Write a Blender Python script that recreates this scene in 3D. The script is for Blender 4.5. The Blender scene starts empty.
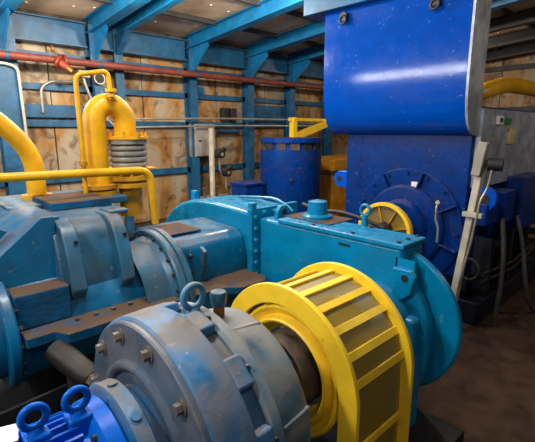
import bpy, bmesh, math, random
from mathutils import Vector, Matrix
random.seed(4)
PI = math.pi
scene = bpy.context.scene
C = scene.collection

# ------------------------------------------------------------ camera
cam_d = bpy.data.cameras.new('camera'); cam = bpy.data.objects.new('camera', cam_d); C.objects.link(cam)
cam_d.sensor_fit = 'HORIZONTAL'; cam_d.sensor_width = 36.0; cam_d.lens = 36.0 * 420.0 / 535.0
cam_d.clip_start = 0.02; cam_d.clip_end = 200
YAW = math.radians(46.5); PITCH = math.atan(91 / 420)
fwd = Vector((math.cos(YAW) * math.cos(PITCH), math.sin(YAW) * math.cos(PITCH), -math.sin(PITCH)))
cam.location = (0, 0, 1.75); cam.rotation_euler = fwd.to_track_quat('-Z', 'Y').to_euler()
scene.camera = cam

# ------------------------------------------------------------ world, exposure
w = bpy.data.worlds.new('world'); scene.world = w; w.use_nodes = True
bg = w.node_tree.nodes['Background']; bg.inputs[0].default_value = (0.94, 0.97, 1.0, 1); bg.inputs[1].default_value = 0.06
vs = scene.view_settings
vs.view_transform = 'Standard'; vs.look = 'None'; vs.gamma = 1.0; vs.use_curve_mapping = False; vs.exposure = 0.0

# unseen fill lamps added for brightness: kind, position, size (x, y) or radius, watts, colour, aim (each gets an invented housing further down)
WARM = (1.0, 0.86, 0.68); COOL = (1.0, 0.97, 0.92)
FILL_LAMPS = [('AREA', (1.0, 2.0, 3.60), (0.9, 0.3), 75, COOL, (1.0, 2.0, 0.0)),
         ('AREA', (-0.3, -0.9, 3.7), (0.3, 1.5), 22, COOL, (2.2, 1.6, 0.6)),
         ('POINT', (0.9, 5.3, 2.95), 0.10, 150, WARM, None),
         ('POINT', (2.3, 4.45, 3.16), 0.10, 220, WARM, None),
         ('POINT', (3.75, 3.6, 3.30), 0.10, 250, WARM, None),
         ('POINT', (8.9, 4.4, 3.2), 0.10, 50, WARM, None),
         ('POINT', (5.2, -0.8, 2.9), 0.10, 55, WARM, None),
         ('POINT', (-1.3, 1.4, 3.0), 0.15, 190, COOL, None)]
# area light added at an unseen window, for the hood streak and left-facing sides
ld = bpy.data.lights.new('window_fill', 'AREA'); ld.shape = 'RECTANGLE'; ld.size = 0.22; ld.size_y = 3.0; ld.energy = 110; ld.color = (0.95, 0.98, 1.0)
lo = bpy.data.objects.new('window_fill', ld); C.objects.link(lo); lo.location = (-2.28, 5.0, 2.70); lo.rotation_euler = Vector((1, 0, -0.1)).to_track_quat('-Z', 'Z').to_euler()
for k, (kind, p, size, watt, col, aim) in enumerate(FILL_LAMPS):
    ld = bpy.data.lights.new('fill_light', kind); ld.energy = watt; ld.color = col
    lo = bpy.data.objects.new('fill_light', ld); C.objects.link(lo); lo.location = p
    if kind == 'AREA':
        ld.shape = 'RECTANGLE'; ld.size, ld.size_y = size
        lo.rotation_euler = (Vector(aim) - Vector(p)).normalized().to_track_quat('-Z', 'Y').to_euler()
    else: ld.shadow_soft_size = size

# ------------------------------------------------------------ materials
def srgb(r, g, b):
    f = lambda c: (c / 255 / 12.92) if c / 255 <= 0.04045 else ((c / 255 + 0.055) / 1.055) ** 2.4
    return (f(r), f(g), f(b), 1)
MATS = {}
def mat(name, col, rough=0.45, metal=0.0, dust=0.0, dustcol=(0.20, 0.145, 0.10, 1), grime=0.0, grimecol=(0.03, 0.022, 0.016, 1),
        var=0.12, scale=6.0, bump=0.05, bscale=60.0, chip=0.0, chipcol=(0.3, 0.28, 0.26, 1), dustall=0.0, spec=0.5, rvar=1.0, dlo=0.32):
    if name in MATS: return MATS[name]
    m = bpy.data.materials.new(name); m.use_nodes = True; nt = m.node_tree; N = nt.nodes; L = nt.links
    b = N['Principled BSDF']; b.inputs['Metallic'].default_value = metal; b.inputs['Specular IOR Level'].default_value = spec
    geo = N.new('ShaderNodeNewGeometry')
    def noise(sc, det=5, dist=0.0):
        n = N.new('ShaderNodeTexNoise'); n.inputs['Scale'].default_value = sc; n.inputs['Detail'].default_value = det
        n.inputs['Distortion'].default_value = dist; L.new(geo.outputs['Position'], n.inputs['Vector']); return n.outputs['Fac']
    def ramp(src, a, bb):
        r = N.new('ShaderNodeMapRange'); r.inputs['From Min'].default_value = a; r.inputs['From Max'].default_value = bb
        r.interpolation_type = 'SMOOTHSTEP'; L.new(src, r.inputs['Value']); return r.outputs['Result']
    def mul(a, v):
        r = N.new('ShaderNodeMath'); r.operation = 'MULTIPLY'; L.new(a, r.inputs[0])
        if isinstance(v, (int, float)): r.inputs[1].default_value = v
        else: L.new(v, r.inputs[1])
        return r.outputs[0]
    def mix(f, a, c):
        r = N.new('ShaderNodeMix'); r.data_type = 'RGBA'; L.new(f, r.inputs['Factor'])
        for s, v in ((r.inputs[6], a), (r.inputs[7], c)):
            if isinstance(v, tuple): s.default_value = v
            else: L.new(v, s)
        return r.outputs[2]
    n1 = noise(scale)
    dark = tuple(c * (1 - 2 * var) for c in col[:3]) + (1,); lite = tuple(min(1, c * (1 + 1.2 * var)) for c in col[:3]) + (1,)
    c = mix(ramp(n1, 0.3, 0.7), dark, lite)
    rf = None
    if chip > 0: c = mix(mul(ramp(noise(26, 6, 0.6), 0.66, 0.70), chip), c, chipcol)
    if grime > 0: c = mix(mul(ramp(noise(3.2, 7, 0.8), 0.46, 0.72), grime), c, grimecol)
    dsum = None
    if dust > 0:
        sep = N.new('ShaderNodeSeparateXYZ'); L.new(geo.outputs['Normal'], sep.inputs[0])
        up = ramp(sep.outputs['Z'], 0.25, 0.95)
        f = mul(mul(up, ramp(noise(7, 6, 0.5), dlo, dlo + 0.3)), dust); c = mix(f, c, dustcol); dsum = f
    if dustall > 0:
        f = mul(ramp(noise(4.5, 7, 1.2), 0.36, 0.62), dustall); c = mix(f, c, dustcol)
    L.new(c, b.inputs['Base Color'])
    rr = N.new('ShaderNodeMapRange'); L.new(noise(14), rr.inputs['Value'])
    rr.inputs['To Min'].default_value = max(0.03, rough - 0.12 * rvar); rr.inputs['To Max'].default_value = min(1, rough + 0.16 * rvar)
    ro = rr.outputs['Result']
    if dsum is not None:
        a = N.new('ShaderNodeMath'); a.operation = 'MULTIPLY_ADD'; a.use_clamp = True; L.new(dsum, a.inputs[0]); a.inputs[1].default_value = 0.5; L.new(ro, a.inputs[2]); ro = a.outputs[0]
    L.new(ro, b.inputs['Roughness'])
    if bump > 0:
        bp = N.new('ShaderNodeBump'); bp.inputs['Strength'].default_value = bump; bp.inputs['Distance'].default_value = 0.02
        L.new(noise(bscale, 4), bp.inputs['Height']); L.new(bp.outputs[0], b.inputs['Normal'])
    MATS[name] = m; return m

TEAL = mat('teal_paint', srgb(0, 124, 172), 0.22, dust=0.12, grime=0.12, var=0.07, chip=0.2, spec=0.35)
TEALD = mat('teal_paint_dusty', srgb(36, 92, 122), 0.30, dust=0.5, dustcol=srgb(104, 94, 84), dustall=0.12, grime=0.3, spec=0.4, var=0.15, chip=0.5)
TEALM = mat('teal_paint_soiled', srgb(2, 98, 142), 0.30, dust=0.5, dustcol=srgb(92, 82, 72), grime=0.3, var=0.12, chip=0.4, spec=0.4)
GREASE = mat('greasy_iron', srgb(30, 25, 23), 0.45, var=0.3, dust=0.3, dustcol=srgb(60, 50, 42))
SHELF = mat('dirty_shelf', srgb(8, 82, 122), 0.75, spec=0.15, dust=1.0, dlo=0.18, dustcol=srgb(90, 71, 57), grime=0.4, grimecol=srgb(44, 34, 28), var=0.2, bump=0.2, bscale=40)
ROYAL = mat('royal_paint', srgb(0, 80, 200), 0.18, var=0.04, grime=0.03, chip=0.12, dust=0.2, spec=0.3)
HOODP = mat('hood_gloss_paint', srgb(0, 70, 172), 0.11, spec=0.25, var=0.04, grime=0.02, chip=0.35, chipcol=srgb(120, 150, 190), bump=0.01, rvar=0.4)
ROYALD = mat('royal_paint_dark_shaded', srgb(0, 48, 122), 0.28, spec=0.22, var=0.08, grime=0.25, chip=0.3, dust=0.3)  # dark blue; on the large motor the hood's shade is put into it
MOTOR = mat('bright_motor_blue', srgb(0, 92, 196), 0.34, var=0.06, grime=0.05, spec=0.15)
DRUMB = mat('dusty_gear_blue', srgb(0, 104, 158), 0.42, dust=0.7, dustcol=srgb(126, 110, 86), dustall=0.28, grime=0.12, var=0.2, chip=0.6, chipcol=srgb(170, 165, 155), bump=0.12, bscale=35)
DRUMG = mat('dusty_gear_grey', srgb(72, 110, 132), 0.45, dust=0.5, dustcol=srgb(142, 134, 124), dustall=0.6, grime=0.15, var=0.2, chip=0.5, bump=0.1, bscale=35)
PLATE = mat('grey_cover_plate', srgb(66, 84, 104), 0.45, grime=0.25, dustall=0.45, dustcol=srgb(112, 108, 108), var=0.12, bump=0.06)
YEL = mat('yellow_paint', srgb(250, 206, 44), 0.40, var=0.05, grime=0.12, grimecol=srgb(96, 60, 12), dust=0.15, chip=0.3, chipcol=srgb(120, 84, 30))
PIPEY = mat('yellow_pipe_paint', srgb(216, 160, 14), 0.42, var=0.08, grime=0.22, grimecol=srgb(96, 60, 12), chip=0.3, chipcol=srgb(110, 76, 28), spec=0.4)
YELD = mat('yellow_paint_worn', srgb(200, 146, 16), 0.45, var=0.12, grime=0.5, grimecol=srgb(90, 56, 14), dust=0.4)
MUST = mat('mustard_paint', srgb(190, 130, 20), 0.5, var=0.1, grime=0.4, grimecol=srgb(60, 40, 14))
RAFT = mat('rafter_blue', srgb(4, 104, 156), 0.45, var=0.12, grime=0.3, grimecol=srgb(20, 44, 66))
STEELB = mat('structure_blue', srgb(26, 86, 126), 0.45, var=0.14, grime=0.4, grimecol=srgb(24, 40, 58))
RED = mat('oxide_red_pipe', srgb(120, 56, 44), 0.5, var=0.15, grime=0.3)
REDB = mat('red_valve_paint', srgb(140, 52, 32), 0.5, var=0.1)
GALV = mat('galvanised_steel', srgb(176, 170, 160), 0.4, metal=0.6, var=0.12, grime=0.3)
BOLT = mat('bolt_steel', srgb(104, 100, 96), 0.5, metal=0.3, var=0.2, dustall=0.4, dustcol=srgb(140, 120, 100))
IRON = mat('dark_iron', srgb(40, 38, 40), 0.5, var=0.2, grime=0.3, dust=0.3, dustcol=srgb(70, 62, 54))
BLACK = mat('black_rubber', srgb(20, 20, 22), 0.55, var=0.1, dust=0.2)
BROWNI = mat('brown_cast_iron', srgb(62, 48, 42), 0.65, var=0.25, dust=0.6, dustall=0.3)
BRASS = mat('brass', srgb(150, 104, 50), 0.4, metal=0.6, var=0.2, grime=0.4)
PALE = mat('pale_post_paint', srgb(188, 182, 168), 0.5, var=0.1, grime=0.35, grimecol=srgb(90, 78, 62))
WHITE = mat('white_paper', srgb(232, 226, 220), 0.7, var=0.03, bump=0)
GREYBOX = mat('grey_enclosure', srgb(150, 146, 138), 0.5, var=0.08, grime=0.3)
BELLOW = mat('bellows_steel', srgb(150, 146, 140), 0.36, metal=0.3, var=0.08, grime=0.15)
HOODSIDE = mat('worn_side_steel_sheen', srgb(176, 182, 194), 0.35, metal=0.15, var=0.2, grime=0.35, grimecol=srgb(24, 32, 50))  # worn steel; the light grey stands in for its bright reflection
CABSIDE = mat('glossy_panel_sheen', srgb(164, 172, 190), 0.26, metal=0.2, var=0.15, grime=0.3, grimecol=srgb(18, 30, 64), chip=0.5)  # pale diffuse tone stands in for light reflected by the panel
GREEN = mat('green_tag', srgb(34, 120, 60), 0.5, var=0.05)
CREAM = mat('cream_plate', srgb(190, 178, 130), 0.5, var=0.15, grime=0.4)
HOSE = mat('grey_hose', srgb(60, 58, 55), 0.55, var=0.1, grime=0.3)
WOOD = mat('timber', srgb(160, 130, 92), 0.7, var=0.2, grime=0.4)
SKID = mat('skid_steel', srgb(22, 28, 36), 0.6, var=0.2, dust=0.3, dustcol=srgb(60, 52, 46), grime=0.5, spec=0.2)
DARKB = mat('dark_blue_base', srgb(16, 22, 36), 0.5, var=0.2, grime=0.6, spec=0.3)
CEILP = mat('ceiling_sheet', srgb(220, 194, 166), 0.5, var=0.10, grime=0.3, grimecol=srgb(96, 78, 64), scale=2.0)
PURL = mat('dark_purlin', srgb(52, 50, 52), 0.6, var=0.1)
FLOOR = mat('floor_concrete', srgb(66, 48, 38), 0.7, var=0.22, grime=0.55, grimecol=srgb(38, 32, 28), dustall=0.4, dustcol=srgb(84, 66, 54), bump=0.35, bscale=90, spec=0.15)
GLOW = bpy.data.materials.new('lamp_glow'); GLOW.use_nodes = True
GLOW.node_tree.nodes['Principled BSDF'].inputs['Emission Color'].default_value = (1, .95, .85, 1)
GLOW.node_tree.nodes['Principled BSDF'].inputs['Emission Strength'].default_value = 3.0

def wall_mat():
    m = bpy.data.materials.new('stained_wall_sheet'); m.use_nodes = True; nt = m.node_tree; N = nt.nodes; L = nt.links; b = N['Principled BSDF']
    geo = N.new('ShaderNodeNewGeometry'); oi = N.new('ShaderNodeObjectInfo')
    off = N.new('ShaderNodeVectorMath'); off.operation = 'ADD'; L.new(geo.outputs['Position'], off.inputs[0])
    mp = N.new('ShaderNodeMapping'); mp.inputs['Scale'].default_value = (1.6, 1.6, 0.6); L.new(geo.outputs['Position'], mp.inputs['Vector'])
    n1 = N.new('ShaderNodeTexNoise'); n1.inputs['Scale'].default_value = 1.4; n1.inputs['Detail'].default_value = 8; n1.inputs['Distortion'].default_value = 1.4; L.new(mp.outputs[0], n1.inputs['Vector'])
    n2 = N.new('ShaderNodeTexNoise'); n2.inputs['Scale'].default_value = 4.0; n2.inputs['Detail'].default_value = 7; n2.inputs['Distortion'].default_value = 1.0; L.new(geo.outputs['Position'], n2.inputs['Vector'])
    r1 = N.new('ShaderNodeValToRGB'); cr = r1.color_ramp; cr.elements[0].position = 0.30; cr.elements[0].color = srgb(128, 88, 48)
    cr.elements[1].position = 0.72; cr.elements[1].color = srgb(198, 184, 160)
    e = cr.elements.new(0.44); e.color = srgb(190, 142, 78); e = cr.elements.new(0.54); e.color = srgb(184, 166, 138)
    L.new(n1.outputs['Fac'], r1.inputs[0])
    r2 = N.new('ShaderNodeValToRGB'); r2.color_ramp.elements[0].position = 0.34; r2.color_ramp.elements[0].color = (0.30, 0.24, 0.20, 1); r2.color_ramp.elements[1].position = 0.46; r2.color_ramp.elements[1].color = (1, 1, 1, 1)
    L.new(n2.outputs['Fac'], r2.inputs[0])
    mx = N.new('ShaderNodeMix'); mx.data_type = 'RGBA'; mx.blend_type = 'MULTIPLY'; mx.inputs['Factor'].default_value = 0.85; L.new(r1.outputs[0], mx.inputs[6]); L.new(r2.outputs[0], mx.inputs[7])
    hs = N.new('ShaderNodeHueSaturation'); mr = N.new('ShaderNodeMapRange'); mr.inputs['To Min'].default_value = 0.54; mr.inputs['To Max'].default_value = 0.80
    L.new(oi.outputs['Random'], mr.inputs['Value']); L.new(mr.outputs[0], hs.inputs['Value']); L.new(mx.outputs[2], hs.inputs['Color'])
    L.new(hs.outputs[0], b.inputs['Base Color']); b.inputs['Roughness'].default_value = 0.6
    bp = N.new('ShaderNodeBump'); bp.inputs['Strength'].default_value = 0.35; bp.inputs['Distance'].default_value = 0.05; L.new(n2.outputs['Fac'], bp.inputs['Height']); L.new(bp.outputs[0], b.inputs['Normal'])
    return m
WALLP = wall_mat()

def mesh_mat():
    m = bpy.data.materials.new('wire_mesh'); m.use_nodes = True; nt = m.node_tree; N = nt.nodes; L = nt.links; b = N['Principled BSDF']
    b.inputs['Base Color'].default_value = srgb(150, 124, 34); b.inputs['Roughness'].default_value = 0.5
    tc = N.new('ShaderNodeUVMap'); fr = []
    sp = N.new('ShaderNodeSeparateXYZ'); L.new(tc.outputs[0], sp.inputs[0])
    for k in (0, 1):
        mu = N.new('ShaderNodeMath'); mu.operation = 'PINGPONG'; mu.inputs[1].default_value = 0.004; L.new(sp.outputs[k], mu.inputs[0])
        lt = N.new('ShaderNodeMath'); lt.operation = 'LESS_THAN'; lt.inputs[1].default_value = 0.0021; L.new(mu.outputs[0], lt.inputs[0]); fr.append(lt)
    mx = N.new('ShaderNodeMath'); mx.operation = 'MAXIMUM'; L.new(fr[0].outputs[0], mx.inputs[0]); L.new(fr[1].outputs[0], mx.inputs[1])
    L.new(mx.outputs[0], b.inputs['Alpha']); return m
MESHM = mesh_mat()

# ------------------------------------------------------------ builders
WLOC = {}
def BM(): return bmesh.new()
def box(bm, x0, x1, y0, y1, z0, z1):
    v = [bm.verts.new((x, y, z)) for x in (x0, x1) for y in (y0, y1) for z in (z0, z1)]
    for f in ((0, 1, 3, 2), (4, 6, 7, 5), (0, 4, 5, 1), (2, 3, 7, 6), (0, 2, 6, 4), (1, 5, 7, 3)): bm.faces.new([v[i] for i in f])
    return bm
def obox(bm, p0, p1, wd, ht, up=(0, 0, 1)):
    p0 = Vector(p0); p1 = Vector(p1); d = (p1 - p0).normalized(); s = d.cross(Vector(up))
    if s.length < 1e-4: s = d.cross(Vector((0, 1, 0)))
    s.normalize(); u = s.cross(d).normalized(); v = []
    for p in (p0, p1):
        for a, b in ((-1, -1), (1, -1), (1, 1), (-1, 1)): v.append(bm.verts.new(p + s * a * wd / 2 + u * b * ht / 2))
    for f in ((3, 2, 1, 0), (4, 5, 6, 7), (0, 1, 5, 4), (1, 2, 6, 5), (2, 3, 7, 6), (3, 0, 4, 7)): bm.faces.new([v[i] for i in f])
    return bm
def lathe(bm, prof, org=(0, 0, 0), axis='x', n=48, close=False):
    # prof: list of (along axis, radius); org gives the axis position
    o = Vector(org); rings = []
    def P(a, r, t):
        c, s = math.cos(t) * r, math.sin(t) * r
        return o + (Vector((a, c, s)) if axis == 'x' else Vector((c, a, s)) if axis == 'y' else Vector((c, s, a)))
    for a, r in prof:
        if r < 1e-6: rings.append([bm.verts.new(P(a, 0, 0))])
        else: rings.append([bm.verts.new(P(a, r, 2 * PI * k / n)) for k in range(n)])
    seq = list(zip(rings[:-1], rings[1:]))
    if close: seq.append((rings[-1], rings[0]))
    for A, B in seq:
        for k in range(n):
            k2 = (k + 1) % n
            if len(A) == 1 and len(B) == 1: continue
            if len(A) == 1: bm.faces.new((A[0], B[k], B[k2]))
            elif len(B) == 1: bm.faces.new((A[k], B[0], A[k2]))
            else: bm.faces.new((A[k], B[k], B[k2], A[k2]))
    return bm
def cyl(bm, p0, p1, r, r2=None, n=20, cap=True):
    p0 = Vector(p0); p1 = Vector(p1); r2 = r if r2 is None else r2; d = (p1 - p0).normalized()
    s = d.cross(Vector((0, 0, 1)));  s = s if s.length > 1e-3 else d.cross(Vector((0, 1, 0))); s.normalize(); u = d.cross(s)
    A = [bm.verts.new(p0 + (s * math.cos(2 * PI * k / n) + u * math.sin(2 * PI * k / n)) * r) for k in range(n)]
    B = [bm.verts.new(p1 + (s * math.cos(2 * PI * k / n) + u * math.sin(2 * PI * k / n)) * r2) for k in range(n)]
    for k in range(n): bm.faces.new((A[k], A[(k + 1) % n], B[(k + 1) % n], B[k]))
    if cap: bm.faces.new(A[::-1]); bm.faces.new(B)
    return bm
def fillet(pts, rad, seg=6):
    out = [Vector(pts[0])]
    for i in range(1, len(pts) - 1):
        p = Vector(pts[i]); a = Vector(pts[i - 1]) - p; b = Vector(pts[i + 1]) - p
        r = min(rad, a.length * 0.49, b.length * 0.49); s = p + a.normalized() * r; e = p + b.normalized() * r
        for k in range(seg + 1):
            t = k / seg; out.append(s * (1 - t) ** 2 + p * 2 * t * (1 - t) + e * t * t)
    out.append(Vector(pts[-1])); return out
def tube(bm, pts, r, n=14, rad=None, seg=6):
    if rad: pts = fillet(pts, rad, seg)
    pts = [Vector(p) for p in pts]; rings = []; ref = None
    for i, p in enumerate(pts):
        d = (pts[min(i + 1, len(pts) - 1)] - pts[max(i - 1, 0)]).normalized()
        if ref is None: ref = d.cross(Vector((0, 0, 1))); ref = ref if ref.length > 1e-2 else d.cross(Vector((0, 1, 0)))
        ref = (ref - d * ref.dot(d)).normalized(); u = d.cross(ref)
        rr = r[i] if isinstance(r, list) else r
        rings.append([bm.verts.new(p + (ref * math.cos(2 * PI * k / n) + u * math.sin(2 * PI * k / n)) * rr) for k in range(n)])
    for A, B in zip(rings[:-1], rings[1:]):
        for k in range(n): bm.faces.new((A[k], A[(k + 1) % n], B[(k + 1) % n], B[k]))
    bm.faces.new(rings[0][::-1]); bm.faces.new(rings[-1]); return bm
def prism(bm, poly, ax, a0, a1):
    # poly: 2-D outline in the remaining two axes (in x,y,z order), extruded along ax
    def P(p, a): return {'x': (a, p[0], p[1]), 'y': (p[0], a, p[1]), 'z': (p[0], p[1], a)}[ax]
    A = [bm.verts.new(P(p, a0)) for p in poly]; B = [bm.verts.new(P(p, a1)) for p in poly]; n = len(poly)
    for k in range(n): bm.faces.new((A[k], A[(k + 1) % n], B[(k + 1) % n], B[k]))
    bm.faces.new(A[::-1]); bm.faces.new(B); return bm
def torus(bm, c, R, r, ax='y', n=28, m=12):
    c = Vector(c); V = []
    for i in range(n):
        t = 2 * PI * i / n; row = []
        for j in range(m):
            s = 2 * PI * j / m; q = R + r * math.cos(s); a, b, h = q * math.cos(t), q * math.sin(t), r * math.sin(s)
            row.append(bm.verts.new(c + (Vector((a, h, b)) if ax == 'y' else Vector((h, a, b)) if ax == 'x' else Vector((a, b, h)))))
        V.append(row)
    for i in range(n):
        for j in range(m): bm.faces.new((V[i][j], V[(i + 1) % n][j], V[(i + 1) % n][(j + 1) % m], V[i][(j + 1) % m]))
    return bm
def ringprism(bm, c, Ro, Ri, x0, x1, n=48, a0=0, a1=2 * PI):
    # annulus in the YZ plane
    full = abs(a1 - a0 - 2 * PI) < 1e-6; N_ = n if full else n + 1; V = []
    for k in range(N_):
        t = a0 + (a1 - a0) * k / n; cc, s = math.cos(t), math.sin(t)
        V.append([bm.verts.new((x, c[0] + R * cc, c[1] + R * s)) for x, R in ((x0, Ro), (x1, Ro), (x1, Ri), (x0, Ri))])
    for k in range(n):
        A, B = V[k], V[(k + 1) % N_]
        for j in range(4): bm.faces.new((A[j], B[j], B[(j + 1) % 4], A[(j + 1) % 4]))
    if not full: bm.faces.new(V[0]); bm.faces.new(V[-1][::-1])
    return bm
def eyebolt(bm, p, R, r, ax='y', nk=0.02):
    p = Vector(p); cyl(bm, p, p + Vector((0, 0, nk)), r * 2.3, r * 1.7); torus(bm, p + Vector((0, 0, nk + R * 0.98)), R, r, ax); return bm
def finish(name, bm, m, smooth=35):
    bmesh.ops.remove_doubles(bm, verts=bm.verts, dist=1e-6); bmesh.ops.recalc_face_normals(bm, faces=bm.faces)
    if smooth:
        for f in bm.faces: f.smooth = True
    me = bpy.data.meshes.new(name); xs = [v.co for v in bm.verts]
    lo = [min(v[i] for v in xs) for i in range(3)]; hi = [max(v[i] for v in xs) for i in range(3)]
    c = Vector(((lo[0] + hi[0]) / 2, (lo[1] + hi[1]) / 2, lo[2]))
    bmesh.ops.translate(bm, verts=bm.verts, vec=-c); bm.to_mesh(me); bm.free()
    if smooth: me.set_sharp_from_angle(angle=math.radians(smooth))
    me.materials.append(m); return me, c
def link(o, wloc, parent):
    C.objects.link(o); WLOC[o] = Vector(wloc)
    if parent: o.parent = parent; o.location = Vector(wloc) - WLOC[parent]
    else: o.location = wloc
    return o
def obj(name, bm, m, parent=None, bevel=0, smooth=35, seg=2):
    me, c = finish(name, bm, m, smooth); o = link(bpy.data.objects.new(name, me), c, parent)
    if bevel:
        b = o.modifiers.new('bevel', 'BEVEL'); b.width = bevel; b.segments = seg; b.limit_method = 'ANGLE'; b.angle_limit = math.radians(32); b.harden_normals = True
    return o
def tag(o, label, cat, group=None):
    o['label'] = label; o['category'] = cat
    if group: o['group'] = group
    return o
def thing(name, label, cat, loc, group=None):
    return tag(link(bpy.data.objects.new(name, None), loc, None), label, cat, group)
def struct(o, label=None):
    o['kind'] = 'structure'
    if label: o['label'] = label
    return o
def dup(o, wloc, parent):
    c = o.copy(); return link(c, wloc, parent)
def boltring(name, parent, m, x, c, R, n, r=0.014, h=0.018, a0=0.0, a1=2 * PI, side=-1, washer=None):
    proto = None; full = abs(a1 - a0 - 2 * PI) < 1e-6
    for k in range(n):
        t = a0 + (a1 - a0) * k / (n if full else n - 1); y, z = c[0] + R * math.cos(t), c[1] + R * math.sin(t)
        if proto is None:
            bm = BM(); cyl(bm, (x, y, z), (x + side * h, y, z), r, n=6); o = proto = obj(name, bm, m, parent, smooth=0); base = WLOC[o] - Vector((x, y, z))
        else: o = dup(proto, Vector((x, y, z)) + base, parent)
        if washer:
            if k == 0: bm = BM(); cyl(bm, (x + 0.001, y, z), (x + side * 0.005, y, z), r * 1.55, n=18); wp = obj('washer', bm, washer, o); wb = WLOC[wp] - Vector((x, y, z))
            else: dup(wp, Vector((x, y, z)) + wb, o)

# ============================================================ SETTING
YW = 7.05
bm = BM(); box(bm, -4, 13, -4, YW + 0.2, -0.1, 0); struct(obj('floor', bm, FLOOR, smooth=0), 'dirty brown concrete hall floor')
bm = BM(); box(bm, -3, 12.2, YW, YW + 0.15, 0, 3.6); wb_ = struct(obj('wall_back', bm, BROWNI, smooth=0), 'stained tan wall sheets between blue steel rails')
FX = [0.15, 1.55, 2.78, 4.55, 5.95, 7.2, 8.6, 10.0, 11.4]
rails = [(0.0, 0.12), (0.95, 1.05), (1.80, 1.90), (2.33, 2.42), (2.78, 2.86)]
for i in range(len(FX) - 1):
    a, b = FX[i] + 0.0, FX[i + 1]
    for j in range(len(rails)):
        z0 = rails[j][1]; z1 = rails[j + 1][0] if j + 1 < len(rails) else 3.15
        if z1 - z0 < 0.1: continue
        mid = (a + b) / 2
        for (p, q) in ((a, mid), (mid, b)):
            d = random.uniform(-0.012, 0.012)
            bm = BM(); box(bm, p + 0.008, q - 0.008, YW - 0.03 + d, YW + 0.01, z0 - 0.02, z1 + 0.02); obj('panel', bm, WALLP, wb_, bevel=0.006, smooth=0, seg=1)
    for j, (z0, z1) in enumerate(rails[1:]):
        bm = BM(); y0 = YW - 0.10
        box(bm, a, b, y0, YW - 0.02, z0, z0 + 0.012); box(bm, a, b, y0, YW - 0.02, z1 - 0.012, z1); box(bm, a, b, y0, y0 + 0.012, z0 + 0.012, z1 - 0.012)
        obj('rail', bm, STEELB, wb_, smooth=0)
# deep blue panels between some rails
for (a, b, z0, z1) in ((1.6, 2.75, 1.93, 2.12), (5.98, 7.15, 1.93, 2.28), (4.58, 4.9, 2.42, 2.55)):
    bm = BM(); box(bm, a, b, YW - 0.12, YW - 0.02, z0, z1); obj('blue_panel', bm, STEELB, wb_, bevel=0.008, smooth=0)

# roof: sheets, purlins, rivets under a shallow slope rising toward the camera
SL = 0.085
def zr(y): return 3.42 + (YW - y) * SL
bm = BM()
prism(bm, [(-2.0, zr(-2.0) + 0.06), (YW + 0.1, zr(YW + 0.1) + 0.06), (YW + 0.1, zr(YW + 0.1) + 0.16), (-2.0, zr(-2.0) + 0.16)], 'x', -3, 12.2)
ce = struct(obj('ceiling', bm, PURL, smooth=0), 'weathered sheet roof above blue rafters')
PY = [7.05, 6.0, 4.95, 3.9, 2.85, 1.8, 0.75, -0.3]
for i in range(len(FX) - 1):
    for j in range(len(PY) - 1):
        y1, y0 = PY[j] - 0.02, PY[j + 1] + 0.02; xa, xb = FX[i] + 0.01, FX[i + 1] - 0.01
        bm = BM(); v = [bm.verts.new(p) for p in ((xa, y0, zr(y0)), (xb, y0, zr(y0)), (xb, y1, zr(y1)), (xa, y1, zr(y1)), (xa, y0, zr(y0) + .07), (xb, y0, zr(y0) + .07), (xb, y1, zr(y1) + .07), (xa, y1, zr(y1) + .07))]
        for f in ((0, 1, 2, 3), (7, 6, 5, 4), (0, 4, 5, 1), (1, 5, 6, 2), (2, 6, 7, 3), (3, 7, 4, 0)): bm.faces.new([v[k] for k in f])
        obj('roof_sheet', bm, CEILP, ce, smooth=0)
for y in PY[1:]:
    bm = BM(); box(bm, -3, 12.2, y - 0.025, y + 0.025, zr(y) - 0.07, zr(y) + 0.05); obj('purlin', bm, PURL, ce, smooth=0)
bm = BM()
for i in range(len(FX) - 1):
    for j in range(5):
        for q in range(5):
            x = FX[i] + (FX[i + 1] - FX[i]) * (q + 0.5 + random.uniform(-.2, .2)) / 5; y = PY[j + 1] + 1.05 * random.uniform(0.2, 0.8)
            cyl(bm, (x, y, zr(y) + 0.01), (x, y, zr(y) - 0.008), 0.02, n=6)
o = obj('rivet', bm, WHITE, ce, smooth=0); o['kind'] = 'stuff'  # white colour stands in for the glint on the rivets

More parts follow.
